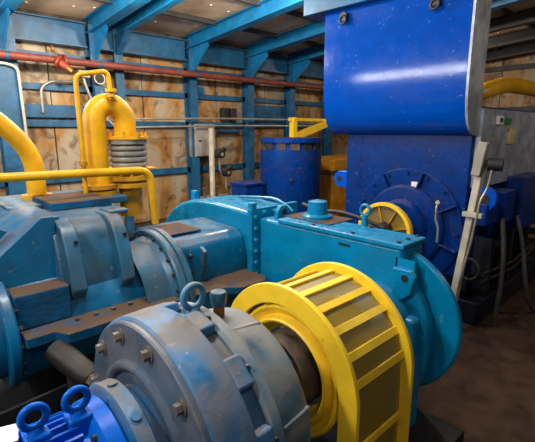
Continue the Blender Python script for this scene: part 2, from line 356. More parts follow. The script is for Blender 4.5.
# steel portal frames
def ibeam(bm, p0, p1, wd, ht, t=0.016):
    p0, p1 = Vector(p0), Vector(p1); d = (p1 - p0).normalized(); s = Vector((1, 0, 0)); u = s.cross(d).normalized()
    obox(bm, p0, p1, 0.014, ht - 2 * t, u)
    for e in (-1, 1): obox(bm, p0 + u * e * (ht - t) / 2, p1 + u * e * (ht - t) / 2, wd, t, u)
place = ['at the far left edge beside the curved yellow pipe', 'behind the arched yellow pipe', 'right of the grey bellows', 'right of the wall instruments', 'left of the hood above the blue tank', 'just left of the hood', 'behind the hood', 'beyond the hood', 'at the far end']
lastx = None
for k, x in enumerate(FX):
    if k == 0: continue
    wd = 0.30 if k == 1 else 0.15
    t = thing('portal_frame', 'blue steel column and rafter ' + ['', 'at the left picture edge', 'behind the arched yellow pipe', 'right of the grey bellows', 'between grey wall cabinet and blue tank', 'behind the round blue tank', 'farther right behind the large hood', 'second last before the end wall', 'nearest the end wall'][k], 'steel frame', (x, YW - 0.15, 0), 'blue portal frames')
    bm = BM(); box(bm, x - wd / 2, x + wd / 2, YW - 0.30, YW - 0.284, 0, 3.3); box(bm, x - wd / 2, x + wd / 2, YW - 0.10, YW - 0.084, 0, 3.3); box(bm, x - 0.008, x + 0.008, YW - 0.284, YW - 0.1, 0, 3.3)
    obj('column', bm, STEELB, t, smooth=0)
    y0, y1 = YW - 0.15, 0.2
    bm = BM(); ibeam(bm, (x, y0, zr(y0) - 0.15), (x, y1, zr(y1) - 0.15), 0.17, 0.22); obj('rafter', bm, RAFT if x < 8 else PURL, t, smooth=0)
    bm = BM(); prism(bm, [(YW - 0.284, 2.85), (YW - 0.284, 3.22), (YW - 0.75, zr(YW - .75) - 0.25)], 'x', x - 0.012, x + 0.012); obj('knee_plate', bm, RAFT, t, smooth=0)
    bm = BM(); obox(bm, (x, YW - 0.292, 2.85), (x, YW - 0.76, zr(YW - .76) - 0.26), 0.15, 0.014, (1, 0, 0)); obj('knee_flange', bm, RAFT, t, smooth=0)
    if k > 1:
        pass
for k in range(1, len(FX) - 1):
    a, b = FX[k] + 0.1, FX[k + 1] - 0.1
    bm = BM(); box(bm, a, b, YW - 0.2, YW - 0.18, 2.98, 3.30); box(bm, a, b, YW - 0.28, YW - 0.1, 2.965, 2.98); box(bm, a, b, YW - 0.28, YW - 0.1, 3.30, 3.315)
    tag(obj('eave_beam', bm, STEELB, smooth=0), 'blue eave beam ' + ['', 'nearest the left edge, above the red valve', 'above the grey bellows', 'above the wall instruments', 'above the round blue tank', 'ending behind the large hood', 'hidden mostly behind the hood', 'right of the hood near the end wall'][k], 'beam', 'blue eave beams')
# second rafter of the expansion joint
t = thing('portal_frame', 'thinner darker column and rafter doubling the frame behind the arched pipe', 'steel frame', (3.16, YW - 0.15, 0), 'blue portal frames')
x = 3.16; bm = BM(); box(bm, x - 0.07, x + 0.07, YW - 0.28, YW - 0.26, 0, 3.3); box(bm, x - 0.008, x + 0.008, YW - 0.26, YW - 0.1, 0, 3.3); obj('column', bm, STEELB, t, smooth=0)
bm = BM(); ibeam(bm, (x, YW - 0.2, zr(YW - .2) - 0.17), (x, 0.2, zr(0.2) - 0.17), 0.11, 0.16); obj('rafter', bm, RAFT, t, smooth=0)
bm = BM(); prism(bm, [(YW - 0.26, 2.9), (YW - 0.26, 3.2), (YW - 0.7, zr(YW - .7) - 0.24)], 'x', x - 0.05, x + 0.05); obj('knee_plate', bm, STEELB, t, smooth=0)

# end wall far right
bm = BM(); box(bm, 12.0, 12.2, -4, YW, 0, 4.4); we = struct(obj('wall_end', bm, BROWNI, smooth=0), 'dim brown end wall with dark rails')
for y in range(0, 7):
    for z0, z1 in ((0.05, 1.0), (1.1, 2.2), (2.3, 3.2), (3.3, 4.1)):
        bm = BM(); box(bm, 11.96, 12.01, y + 0.01, y + 0.99, z0, z1); obj('panel', bm, WALLP, we, smooth=0)
for z in (1.05, 2.25, 3.25):
    bm = BM(); box(bm, 11.84, 11.98, -1, YW, z - 0.06, z + 0.06); obj('rail', bm, PURL, we, smooth=0)

# left end wall outside the picture, with a window strip added for its light
bm = BM(); box(bm, -2.6, -2.45, -0.5, YW, 0, 2.42); box(bm, -2.6, -2.45, -0.5, YW, 2.98, 4.0); box(bm, -2.6, -2.45, -0.5, 3.3, 2.42, 2.98); box(bm, -2.6, -2.45, 6.7, YW, 2.42, 2.98)
struct(obj('wall_left', bm, GREYBOX, smooth=0), 'plain end wall left of the machines')
bm = BM()
for k in range(6): y = 3.3 + k * 0.68; box(bm, -2.57, -2.50, y - .02, y + .02, 2.42, 2.98)
struct(obj('added_window_1', bm, STEELB, smooth=0), 'added strip window in the unseen left end wall')
# invented housings around the added fill lights
LN = ['long unseen fill lamp added above the compressor', 'long unseen fill lamp added behind the camera', 'round unseen fill lamp added nearest the left wall bay', 'second round unseen fill lamp added from the left', 'round unseen fill lamp added in front of the large hood', 'round unseen fill lamp added by the end wall', 'round unseen fill lamp added above the walkway', 'round low fill lamp added beside the left end wall']
for k, (kind, p, size, watt, col, aim) in enumerate(FILL_LAMPS):
    t = thing('fill_lamp', LN[k], 'lamp', p, 'added fill lamps')
    if kind == 'AREA':
        d = (Vector(aim) - Vector(p)).normalized(); q = d.to_track_quat('-Z', 'Y').to_matrix(); sx, sy = size
        bm = BM(); box(bm, -sx / 2 - .03, sx / 2 + .03, -sy / 2 - .03, sy / 2 + .03, 0.02, 0.09)
        for v in bm.verts: v.co = q @ v.co + Vector(p)
        obj('housing', bm, GREYBOX, t, bevel=0.01)
    else:
        bm = BM(); lathe(bm, [(0.11, 0.0), (0.11, 0.05), (0.20, 0.05), (0.20, 0.0)], p, 'z', n=20); obj('socket', bm, GREYBOX, t)
    bm = BM(); cyl(bm, (p[0], p[1], p[2] + 0.1), (p[0], p[1], zr(p[1]) + 0.05), 0.012, n=8); obj('hanger', bm, GALV, t)

# ============================================================ WALL SERVICES
bm = BM(); tube(bm, [(-2.5, 6.62, 2.71), (10.5, 6.62, 2.73)], 0.052, n=18)
t = thing('red_pipe', 'long oxide red pipe running along the wall under the rafters', 'pipe', (2.2, 6.62, 2.6)); obj('pipe', bm, RED, t)
for x in (2.2, 2.27): bm = BM(); cyl(bm, (x - .02, 6.62, 2.712), (x + .02, 6.62, 2.712), 0.09); obj('flange', bm, RED, t)
for x in FX[1:6]:
    bm = BM(); ringprism(bm, (6.62, 2.715), 0.058, 0.05, x - .02, x + .02, n=20); obj('clamp', bm, STEELB, t)
t = thing('red_valve', 'small red valve with brass nozzle hanging from the red pipe', 'valve', (2.1, 6.5, 2.5))
bm = BM(); tube(bm, [(2.16, 6.56, 2.70), (2.22, 6.5, 2.64), (2.26, 6.46, 2.60)], [0.05, 0.055, 0.04], n=14); cyl(bm, (2.17, 6.55, 2.69), (2.19, 6.53, 2.675), 0.085); obj('valve_body', bm, REDB, t)
bm = BM(); cyl(bm, (2.25, 6.47, 2.61), (2.30, 6.42, 2.55), 0.04, 0.028); obj('nozzle', bm, BRASS, t)
bm = BM(); tube(bm, [(2.08, 6.5, 2.84), (2.12, 6.5, 2.80), (2.17, 6.54, 2.71)], 0.014); torus(bm, (2.08, 6.5, 2.84), 0.04, 0.010, 'x'); obj('handwheel', bm, BRASS, t)

for z, nm in ((1.965, 'upper of the two thin steel conduits along the wall'), (1.83, 'lower of the two thin steel conduits along the wall')):
    bm = BM(); tube(bm, [(3.2, 6.6, z - .04), (5, 6.6, z), (9.5, 6.6, z + 0.02)], 0.018, n=10); tag(obj('conduit', bm, GALV), nm, 'conduit', 'wall conduits')
bm = BM(); tube(bm, [(1.71, 6.70, 0.0), (1.68, 6.70, 2.58), (1.55, 6.70, 2.62), (0.9, 6.70, 2.62)], 0.02, n=12, rad=0.12); tag(obj('white_conduit', bm, PALE), 'pale conduit bending down beside the leftmost blue column', 'conduit')
bm = BM(); tube(bm, [(2.0, 6.92, 2.0), (2.0, 6.90, 2.36), (2.15, 6.90, 2.46), (2.55, 6.90, 2.47), (2.6, 6.94, 2.47)], 0.02, n=10, rad=0.12); tag(obj('bent_conduit', bm, GALV), 'bent grey conduit below the red pipe valve', 'conduit')
t = thing('junction_box', 'small grey junction box with cable hanging under the red pipe', 'electrical box', (2.5, 6.6, 2.4))
bm = BM(); box(bm, 2.42, 2.58, 6.5, 6.62, 2.50, 2.6); obj('box', bm, GREYBOX, t, bevel=0.01)
bm = BM(); tube(bm, [(2.5, 6.56, 2.5), (2.52, 6.56, 2.4), (2.62, 6.56, 2.1), (2.9, 6.5, 1.8)], 0.018, n=10, rad=0.1); obj('cable', bm, GALV, t)
t = thing('pressure_gauge', 'round steel gauge on the blue column behind the thin yellow pipe', 'gauge', (2.78, 6.7, 2.4))
bm = BM(); cyl(bm, (2.78, 6.74, 2.52), (2.78, 6.66, 2.52), 0.085, n=24); obj('case', bm, GALV, t)
bm = BM(); cyl(bm, (2.78, 6.66, 2.52), (2.78, 6.655, 2.52), 0.07, n=24); obj('dial', bm, BLACK, t)
bm = BM(); box(bm, 2.70, 2.86, 6.68, 6.76, 1.95, 2.42); tag(obj('blue_bracket_box', bm, STEELB, bevel=0.02), 'narrow blue box on the column below the round gauge', 'electrical box')

# instrument stand by the wall
t = thing('wall_cabinet', 'grey wall cabinet behind the pale instrument post', 'cabinet', (4.75, 6.8, 1.3))
bm = BM(); box(bm, 4.52, 4.98, 6.72, 6.95, 1.25, 1.86); obj('body', bm, GREYBOX, t, bevel=0.012)
bm = BM(); box(bm, 4.54, 4.86, 6.70, 6.722, 1.27, 1.84); d_ = obj('door', bm, GREYBOX, t, bevel=0.006)
bm = BM(); cyl(bm, (4.60, 6.70, 1.55), (4.60, 6.68, 1.55), 0.02, n=10); obj('lock', bm, BLACK, d_)
t = thing('instrument_post', 'cream post carrying two black transmitters in front of wall cabinet', 'post', (4.85, 6.3, 0))
bm = BM(); cyl(bm, (4.58, 6.3, 0), (4.58, 6.3, 1.78), 0.05); obj('post', bm, PALE, t)
for (x, z) in ((4.68, 1.32), (4.82, 0.98)):
    bm = BM(); cyl(bm, (x, 6.3, z), (x, 6.12, z), 0.075, n=20); cyl(bm, (x, 6.2, z + .05), (x + .12, 6.2, z + .09), 0.05); tr = obj('transmitter', bm, BLACK, t)
    bm = BM(); cyl(bm, (x, 6.12, z), (x, 6.112, z), 0.03, n=20); obj('dial', bm, GALV, tr)
    bm = BM(); tube(bm, [(x, 6.2, z - .08), (x, 6.2, z - .28), (x + .08, 6.25, z - .4)], 0.016, n=8); obj('stem', bm, GALV, t)
bm = BM(); tube(bm, [(4.3, 6.3, .55), (5.5, 6.3, .55)], 0.022, n=8); tube(bm, [(4.3, 6.3, .42), (5.6, 6.3, .42)], 0.022, n=8); obj('manifold_pipe', bm, GALV, t)
for x in (4.4, 4.65, 4.95, 5.2, 5.45):
    bm = BM(); cyl(bm, (x, 6.3, .46), (x, 6.3, .68), 0.03, n=8); cyl(bm, (x - .05, 6.3, .7), (x + .05, 6.3, .7), 0.02, n=8); obj('needle_valve', bm, BROWNI if x < 5 else BRASS, t)
t = thing('switch_box', 'pair of small grey switch boxes on the wall above the conduits', 'electrical box', (5.35, 6.9, 1.9))
for x in (5.28, 5.5): bm = BM(); box(bm, x, x + .14, 6.85, 6.95, 1.93, 2.18); obj('box', bm, IRON, t, bevel=0.008)
bm = BM(); box(bm, 5.2, 5.75, 6.86, 6.95, 1.7, 1.76); obj('tray', bm, STEELB, t)

# ============================================================ BLUE TANK AND NEIGHBOURS
t = thing('round_tank', 'round royal blue tank with dark recessed band near its rim', 'tank', (5.55, 5.1, 0))
c_ = (5.45, 5.15, 0)
bm = BM(); lathe(bm, [(0.25, 0), (0.25, 0.52), (0.30, 0.54), (1.42, 0.54), (1.42, 0.50), (1.545, 0.50), (1.545, 0.55), (1.62, 0.55), (1.62, 0.52), (1.55, 0.0)], c_, 'z', n=56); obj('shell', bm, ROYALD, t)
for k in range(14):
    a = 2 * PI * k / 14; bm = BM(); p = Vector((c_[0] + .505 * math.cos(a), c_[1] + .505 * math.sin(a), 1.425)); obox(bm, p, p + Vector((0, 0, .118)), 0.15, 0.03, (math.cos(a), math.sin(a), 0)); obj('band_plate', bm, IRON if k % 3 else BROWNI, t, smooth=0)
for k in range(4):
    a = PI / 4 + PI / 2 * k; bm = BM(); cyl(bm, (c_[0] + .4 * math.cos(a), c_[1] + .4 * math.sin(a), 0), (c_[0] + .4 * math.cos(a), c_[1] + .4 * math.sin(a), 0.26), 0.05); obj('leg', bm, ROYALD, t)
bm = BM(); cyl(bm, (5.05, 4.75, .95), (5.02, 4.72, .95), 0.03, n=10); obj('plug', bm, IRON, t)
t = thing('blue_box', 'small dark blue box beside the round tank', 'box', (4.5, 5.2, 0))
bm = BM(); box(bm, 4.45, 4.85, 5.2, 5.6, 0, 0.84); obj('body', bm, ROYALD, t, bevel=0.02)
bm = BM(); box(bm, 4.43, 4.87, 5.18, 5.62, 0.84, 0.89); obj('lid', bm, ROYALD, t, bevel=0.015)
t = thing('mustard_housing', 'mustard yellow machine housing between tank and large motor', 'machine housing', (7.4, 5.6, 0))
bm = BM(); box(bm, 6.75, 8.4, 5.2, 6.2, 0, 0.86); obj('body', bm, MUST, t, bevel=0.02)
bm = BM(); box(bm, 6.72, 8.43, 5.17, 6.23, 0.94, 1.17); obj('cover', bm, MUST, t, bevel=0.02)
for k in range(9): bm = BM(); cyl(bm, (6.82 + k * .19, 5.19, 0.90), (6.82 + k * .19, 5.16, 0.90), 0.06, n=12); obj('scallop', bm, BLACK, t)
bm = BM(); box(bm, 6.74, 8.41, 5.19, 6.21, 0.86, 0.94); obj('seam', bm, BROWNI, t)
t = thing('yellow_jib', 'yellow angled jib bracket standing behind the round tank', 'hoist', (6.4, 6, 0))
bm = BM(); box(bm, 6.36, 6.48, 5.94, 6.06, 0, 2.0); obj('post', bm, YEL, t, bevel=0.01)
bm = BM(); obox(bm, (6.5, 6.0, 1.62), (7.7, 6.0, 1.95), 0.12, 0.14); obj('brace', bm, YEL, t, bevel=0.01)
bm = BM(); box(bm, 6.3, 8.6, 5.97, 6.03, 1.93, 1.99); obj('arm', bm, YEL, t)

# ============================================================ COMPRESSOR (row along the wall side)
ay, az = 2.5, 0.69
t = thing('compressor', 'large dusty teal compressor casing with ribs and round bolted flanges', 'compressor', (0.8, 2.6, 0))
bm = BM(); lathe(bm, [(-0.6, 0), (-0.6, 0.26), (0.37, 0.24), (0.37, 0.295), (0.38, 0.305), (0.415, 0.305), (0.425, 0.295), (0.425, 0.0)], (0, ay, az), 'x', n=64); obj('end_flange', bm, TEALM, t)
boltring('bolt', t, IRON, 0.425, (ay, az), 0.272, 18, 0.015, 0.02, side=1)
# split flange (dusty ledge)
bm = BM(); prism(bm, [(0.44, 2.17), (0.57, 2.17), (0.61, 2.09), (1.28, 2.09), (1.28, 3.4), (0.44, 3.4)], 'z', 0.695, 0.75); obj('split_flange', bm, SHELF, t, bevel=0.006)
for k in range(6):
    x = 0.70 + k * 0.1; bm = BM(); cyl(bm, (x, 2.22, .75), (x, 2.22, .765), 0.014, n=6); obj('bolt', bm, BROWNI, t, smooth=0)
# lower half
bm = BM(); lathe(bm, [(0.435, 0.32), (1.28, 0.34)], (0, ay + .1, az - .02), 'x', n=48); obj('lower_casing', bm, TEALM, t)
bm = BM(); box(bm, 0.5, 1.25, 2.35, 3.2, 0.12, 0.5); obj('pedestal', bm, SKID, t, bevel=0.02)
# stepped block
bm = BM(); box(bm, 0.43, 0.70, 2.28, 2.6, 0.75, 0.94); obj('step_block', bm, SHELF, t, bevel=0.012)
# sloped shell with rounded crest
bm = BM(); prism(bm, [(0.26, 0.9), (0.26, 0.985), (0.635, 1.29), (0.70, 1.29), (0.70, 0.9)], 'y', 2.43, 2.47); obj('gusset_plate', bm, TEALM, t, bevel=0.005)
crest = [(0.28, 0.9), (0.28, 0.98), (0.36, 1.05), (0.42, 1.10), (0.50, 1.175), (0.56, 1.225), (0.61, 1.26), (0.66, 1.28), (0.74, 1.28), (0.74, 0.9)]
bm = BM(); prism(bm, crest, 'y', 2.47, 3.5); obj('sloped_shell', bm, TEALM, t, bevel=0.008)
bm = BM(); prism(bm, [(0.42, 1.13), (0.50, 1.21), (0.44, 1.24)], 'y', 2.58, 2.61); obj('small_rib', bm, TEALM, t)
# main casing block with sloped front
sec = [(2.35, 0.75), (2.345, 0.90), (2.37, 1.05), (2.41, 1.16), (2.45, 1.21), (2.50, 1.24), (2.58, 1.25), (3.5, 1.25), (3.5, 0.75)]
bm = BM(); prism(bm, sec, 'x', 0.68, 1.10); obj('casing', bm, TEALD, t, bevel=0.012, seg=3)
for x in (0.705, 0.985):
    rib = [(2.345, 0.80), (2.26, 0.89), (2.285, 1.02), (2.335, 1.16), (2.38, 1.225), (2.46, 1.262), (2.62, 1.262), (2.56, 0.80)]
    bm = BM(); prism(bm, rib, 'x', x, x + 0.085); r_ = obj('rib', bm, TEALD, t, bevel=0.014, seg=3)
    bm = BM(); cyl(bm, (x + .06, 2.32, 1.15), (x + .06, 2.36, 1.15), 0.011, n=16); obj('lifting_hole', bm, BLACK, r_)
# top covers
bm = BM(); box(bm, 0.80, 1.18, 2.80, 3.25, 1.25, 1.30); obj('top_cover', bm, SHELF, t, bevel=0.008)
bm = BM(); box(bm, 0.60, 1.4, 3.0, 3.6, 1.22, 1.27); obj('top_plate', bm, TEALD, t, bevel=0.008)
bm = BM(); box(bm, 1.02, 1.14, 2.45, 2.62, 1.25, 1.275); obj('corner_pad', bm, TEALD, t, bevel=0.01)
# neck, double flange, cone into the gear case
bm = BM(); lathe(bm, [(1.08, 0.345), (1.24, 0.345), (1.27, 0.37)], (0, ay, az), 'x', n=64); obj('neck', bm, TEALD, t)
bm = BM(); lathe(bm, [(1.27, 0.3), (1.27, 0.405), (1.28, 0.415), (1.315, 0.415), (1.32, 0.40), (1.325, 0.40), (1.33, 0.415), (1.365, 0.415), (1.375, 0.405), (1.375, 0.3)], (0, ay, az), 'x', n=72); obj('round_flange', bm, TEALD, t)
boltring('bolt', t, IRON, 1.27, (ay, az), 0.385, 24, 0.011, 0.014)
bm = BM(); prism(bm, [(2.86, 0.70), (2.30, 0.70), (2.29, 0.84), (2.33, 0.98), (2.40, 1.03), (2.86, 1.05)], 'x', 1.37, 1.965); obj('neck_box', bm, TEALM, t, bevel=0.02, seg=3)
bm = BM(); box(bm, 1.42, 1.68, 2.46, 2.78, 1.04, 1.055); obj('neck_cover', bm, SHELF, t, bevel=0.006)
bm = BM(); prism(bm, [(2.30, 0.98), (2.25, 0.95), (2.27, 0.80), (2.30, 0.76)], 'x', 1.55, 1.58); obj('rib', bm, TEALD, t, bevel=0.005)
for z in (0.82, 0.93): bm = BM(); cyl(bm, (1.47, 2.31, z), (1.47, 2.275, z), 0.014, n=6); obj('bolt', bm, IRON, t, smooth=0)
bm = BM(); prism(bm, [(1.38, 2.12), (1.6, 2.10), (1.7, 2.02), (1.9, 2.02), (1.96, 2.08), (1.96, 2.9), (1.38, 2.9)], 'z', 0.68, 0.73); obj('neck_ledge', bm, SHELF, t, bevel=0.006)

# oil pump lying under the ledge
t = thing('oil_pump', 'dark greasy cylindrical oil pump under the compressor ledge', 'pump', (0.6, 1.95, 0.3))
bm = BM(); tube(bm, [(0.56, 2.14, 0.66), (0.58, 2.06, .64), (0.62, 1.92, 0.60), (0.63, 1.88, .59)], [0.06, 0.062, 0.058, 0.04], n=24); obj('body', bm, GREASE, t)
bm = BM(); cyl(bm, (0.625, 1.89, .595), (0.645, 1.84, .58), 0.036, n=6); obj('nut', bm, BROWNI, t)
bm = BM(); box(bm, 0.66, 0.69, 1.80, 1.84, 0.48, 0.60); obj('lever', bm, PALE, t, bevel=0.006)
bm = BM(); cyl(bm, (0.675, 1.82, .60), (0.675, 1.79, .60), 0.03, n=6); obj('nut', bm, PALE, t, smooth=0)
bm = BM(); cyl(bm, (0.585, 2.0, .12), (0.585, 2.0, .60), 0.03); obj('support', bm, IRON, t)
# skids
bm = BM(); box(bm, -0.4, 1.9, 2.12, 3.5, 0.0, 0.12); tag(obj('compressor_skid', bm, SKID, bevel=0.004), 'dark steel skid under the teal compressor', 'machine base')
bm = BM(); obox(bm, (0.2, 2.08, .36), (0.9, 2.08, .40), 0.02, 0.22); tag(obj('guard_sheet', bm, SKID), 'dark sheet leaning under the compressor ledge', 'sheet')

# ============================================================ YELLOW PIPES
t = thing('yellow_elbow_pipe', 'thick yellow pipe curving down at the left picture edge', 'pipe', (0.9, 3.3, 1.27))
bm = BM(); tube(bm, [(-0.6, 3.3, 1.93), (0.56, 3.3, 1.93), (0.86, 3.3, 1.6), (0.855, 3.3, 1.27)], 0.062, n=24, rad=0.45, seg=12); obj('pipe', bm, PIPEY, t)
bm = BM(); cyl(bm, (0.855, 3.3, 1.27), (0.855, 3.3, 1.30), 0.10, n=24); obj('flange', bm, YELD, t)

t = thing('arched_pipe', 'thick yellow pipe bent in an upside-down U', 'pipe', (1.25, 3.2, 1.2))
yp = 3.2; xl, xr = 1.265, 1.505
arc = [(xl, yp, 1.22), (xl, yp, 1.80)] + [((xl + xr) / 2 - (xr - xl) / 2 * math.cos(PI * k / 14), yp, 1.80 + (xr - xl) / 2 * math.sin(PI * k / 14) * 1.15) for k in range(1, 14)] + [(xr, yp, 1.80), (xr, yp, 1.70)]
bm = BM(); tube(bm, arc, 0.082, n=28); obj('pipe', bm, PIPEY, t)
bm = BM(); cyl(bm, (xl, yp, 1.27), (xl, yp, 1.30), 0.125, n=28); cyl(bm, (xl, yp, 1.315), (xl, yp, 1.345), 0.125, n=28); obj('flange', bm, YELD, t)
xb = 1.515
bm = BM(); cyl(bm, (xb, yp, 1.68), (xb, yp, 1.70), 0.17, n=8); obj('top_flange', bm, PIPEY, t)
for k in range(8):
    a = 2 * PI * k / 8 + .2; bm = BM(); cyl(bm, (xb + .145 * math.cos(a), yp + .145 * math.sin(a), 1.70), (xb + .145 * math.cos(a), yp + .145 * math.sin(a), 1.735), 0.014, n=6); obj('bolt', bm, YELD, t, smooth=0)
t = thing('bellows', 'grey ribbed metal bellows joint under the yellow arched pipe', 'expansion joint', (xb, yp, 1.42))
prof = [(1.46, 0.11)]
for k in range(5):
    z = 1.462 + k * 0.0435; prof += [(z + .004, 0.128), (z + .010, 0.142), (z + .022, 0.145), (z + .034, 0.142), (z + .040, 0.128), (z + .0435, 0.122)]
prof += [(1.68, 0.11)]
bm = BM(); lathe(bm, prof, (xb, yp, 0), 'z', n=40); obj('corrugation', bm, BELLOW, t, smooth=50)
bm = BM(); cyl(bm, (xb, yp, 1.645), (xb, yp, 1.679), 0.15, n=40); obj('collar', bm, BELLOW, t)
bm = BM(); box(bm, xb - .16, xb + .16, yp - .16, yp + .16, 1.447, 1.46); obj('base_plate', bm, YELD, t)
t = thing('pipe_stub', 'short yellow flanged pipe stub carrying the bellows', 'pipe', (xb, yp, 1.15))
bm = BM(); lathe(bm, [(1.08, 0), (1.08, 0.09), (1.31, 0.09), (1.31, .155), (1.345, .155), (1.345, .10), (1.365, .10), (1.365, .155), (1.40, .155), (1.40, .09), (1.446, .09), (1.446, 0)], (xb, yp, 0), 'z', n=36); obj('stub', bm, YELD, t)
for k in range(10):
    a = 2 * PI * k / 10; bm = BM(); cyl(bm, (xb + .135 * math.cos(a), yp + .135 * math.sin(a), 1.40), (xb + .135 * math.cos(a), yp + .135 * math.sin(a), 1.42), 0.013, n=6); obj('bolt', bm, YELD, t, smooth=0)
t = thing('thin_yellow_pipe', 'thin yellow pipe bending over the arched pipe with a small valve', 'pipe', (1.13, 3.1, 1.25))
bm = BM(); tube(bm, [(1.125, 3.1, 1.25), (1.125, 3.1, 2.12), (1.355, 3.1, 2.165), (1.368, 3.1, 1.97)], 0.017, n=12, rad=0.05); obj('pipe', bm, PIPEY, t)
bm = BM(); cyl(bm, (1.368, 3.1, 2.02), (1.368, 3.1, 2.045), 0.04, n=16); cyl(bm, (1.368, 3.1, 1.985), (1.368, 3.1, 2.01), 0.03, n=16); obj('union', bm, PIPEY, t)
bm = BM(); cyl(bm, (1.125, 3.1, 1.42), (1.125, 3.1, 1.46), 0.035, n=12); cyl(bm, (1.125, 3.1, 1.50), (1.125, 3.1, 1.53), 0.028, n=12); obj('valve', bm, YELD, t)
t = thing('handrail', 'yellow tube handrail running left above the teal casing', 'handrail', (1.5, 2.88, 1.1))
bm = BM(); tube(bm, [(-0.6, 2.88, 1.49), (1.525, 2.88, 1.46), (1.545, 2.88, 1.05)], 0.028, n=16, rad=0.1); obj('rail', bm, PIPEY, t)

# ============================================================ GEAR CASE
gy, gz = 1.2, 0.68
t = thing('gear_case', 'glossy teal gear case with curved shoulder behind the yellow guard', 'gearbox', (2.2, 2.0, 0))
bm = BM(); box(bm, 2.0, 2.24, 1.065, 2.2, 0.12, 1.13); obj('body', bm, TEAL, t, bevel=0.025, seg=3)
bm = BM(); box(bm, 1.99, 2.25, 1.055, 2.0, 1.125, 1.155); tp = obj('top_cover', bm, TEAL, t, bevel=0.008)
for (x, y) in ((2.02, 1.1), (2.02, 1.4), (2.02, 1.7), (2.22, 1.1), (2.22, 1.4), (2.22, 1.7), (2.12, 1.1)):
    bm = BM(); cyl(bm, (x, y, 1.155), (x, y, 1.165), 0.012, n=6); obj('bolt', bm, IRON, t, smooth=0)
horn = [(2.22, 0.2), (2.22, 1.16), (2.45, 1.175), (2.70, 1.185), (2.90, 1.18), (3.08, 1.155), (3.22, 1.115), (3.35, 1.05), (3.46, 0.96), (3.54, 0.84), (3.56, 0.7), (3.5, 0.2)]
bm = BM(); prism(bm, horn, 'x', 1.97, 2.40); obj('shoulder', bm, TEAL, t, bevel=0.035, seg=4)
bm = BM(); box(bm, 1.93, 2.42, 2.20, 2.245, 0.15, 1.20); obj('joint_flange', bm, TEAL, t, bevel=0.006)
for k in range(7):
    z = 1.14 - k * 0.085; bm = BM(); cyl(bm, (1.965, 2.20, z), (1.965, 2.175, z), 0.016, n=6); obj('bolt', bm, TEAL, t, smooth=0)
for x in (2.05, 2.15, 2.25):
    bm = BM(); cyl(bm, (x, 2.20, 1.165), (x, 2.175, 1.165), 0.016, n=6); obj('bolt', bm, TEAL, t, smooth=0)
bm = BM(); box(bm, 1.935, 1.985, 2.20, 2.245, 1.19, 1.245); obj('flange_nub', bm, TEAL, t, bevel=0.008)
bm = BM(); box(bm, 2.2, 2.25, 3.32, 3.38, 1.02, 1.19); obj('tab', bm, TEAL, t, bevel=0.006)
# lifting lug and small items on top
bm = BM(); prism(bm, [(2.05, 1.12), (2.19, 1.12), (2.18, 1.19), (2.15, 1.225), (2.09, 1.225), (2.06, 1.19)], 'y', 2.06, 2.10); lg = obj('lifting_lug', bm, TEAL, t, bevel=0.008)
bm = BM(); cyl(bm, (2.12, 2.055, 1.18), (2.12, 2.105, 1.18), 0.022, n=16); obj('hole', bm, BLACK, lg)
bm = BM(); lathe(bm, [(1.16, 0), (1.16, 0.105), (1.18, 0.105), (1.19, 0.07), (1.275, 0.064), (1.275, 0.056), (1.29, 0)], (2.20, 1.82, 0), 'z', n=36); obj('breather_cap', bm, TEAL, t)
bm = BM(); box(bm, 2.08, 2.34, 1.62, 2.02, 1.145, 1.162); obj('cap_plate', bm, SHELF, t, bevel=0.004)
bm = BM(); eyebolt(bm, (2.25, 1.47, 1.15), 0.034, 0.010, 'x', 0.07); obj('eyebolt', bm, TEAL, t)
bm = BM(); tube(bm, [(2.36, 2.1, 1.20), (2.36, 1.95, 1.17), (2.37, 1.75, 1.185), (2.38, 1.55, 1.16), (2.40, 1.42, 1.12)], 0.014, n=10, rad=0.05); obj('black_cable', bm, BLACK, t)
bm = BM(); tube(bm, [(2.25, 2.7, 1.20), (2.25, 2.3, 1.235), (2.22, 2.15, 1.21), (2.2, 2.05, 1.17)], 0.012, n=10, rad=0.06); obj('blue_tube', bm, TEAL, t)
bm = BM(); box(bm, 1.996, 2.0, 1.40, 1.48, 1.075, 1.088); obj('slot', bm, BLACK, t)
# bearing housing at the near shaft, big rear disc, side lug
bm = BM(); lathe(bm, [(1.68, 0), (1.68, 0.22), (2.01, 0.23)], (0, gy, gz), 'x', n=64); obj('bearing_housing', bm, TEAL, t)
bm = BM(); lathe(bm, [(2.10, 0.2), (2.10, 0.425), (2.11, 0.435), (2.14, 0.435), (2.15, 0.42), (2.15, 0.2)], (0, gy, gz), 'x', n=80); obj('rear_disc', bm, TEAL, t)
bm = BM(); prism(bm, [(2.0, 1.08), (2.0, 0.90), (2.03, 0.92), (2.03, 1.06)], 'y', 0.99, 1.1); obj('side_lug_plate', bm, TEAL, t)
bm = BM(); prism(bm, [(1.10, 1.03), (0.995, 1.03), (0.97, 0.995), (0.99, 0.90), (1.10, 0.80)], 'x', 1.97, 2.01); lg = obj('side_lug', bm, TEAL, t, bevel=0.008)
bm = BM(); cyl(bm, (1.966, 1.025, 0.985), (2.013, 1.025, 0.985), 0.02, n=16); obj('hole', bm, BLACK, lg)
bm = BM(); prism(bm, [(1.09, 1.09), (1.04, 0.98), (0.955, 0.88), (0.90, 0.76), (0.885, 0.62), (0.90, 0.45), (0.96, 0.30), (0.98, 0.13), (1.5, 0.13), (1.5, 1.0)], 'x', 2.008, 2.09); obj('web', bm, TEAL, t, bevel=0.03, seg=4)
bm = BM(); prism(bm, [(0.94, 0.78), (0.92, 0.55), (0.92, 0.13), (1.48, 0.13), (1.48, 0.55), (1.46, 0.78)], 'x', 1.94, 2.04); obj('foot', bm, TEAL, t, bevel=0.03, seg=3)

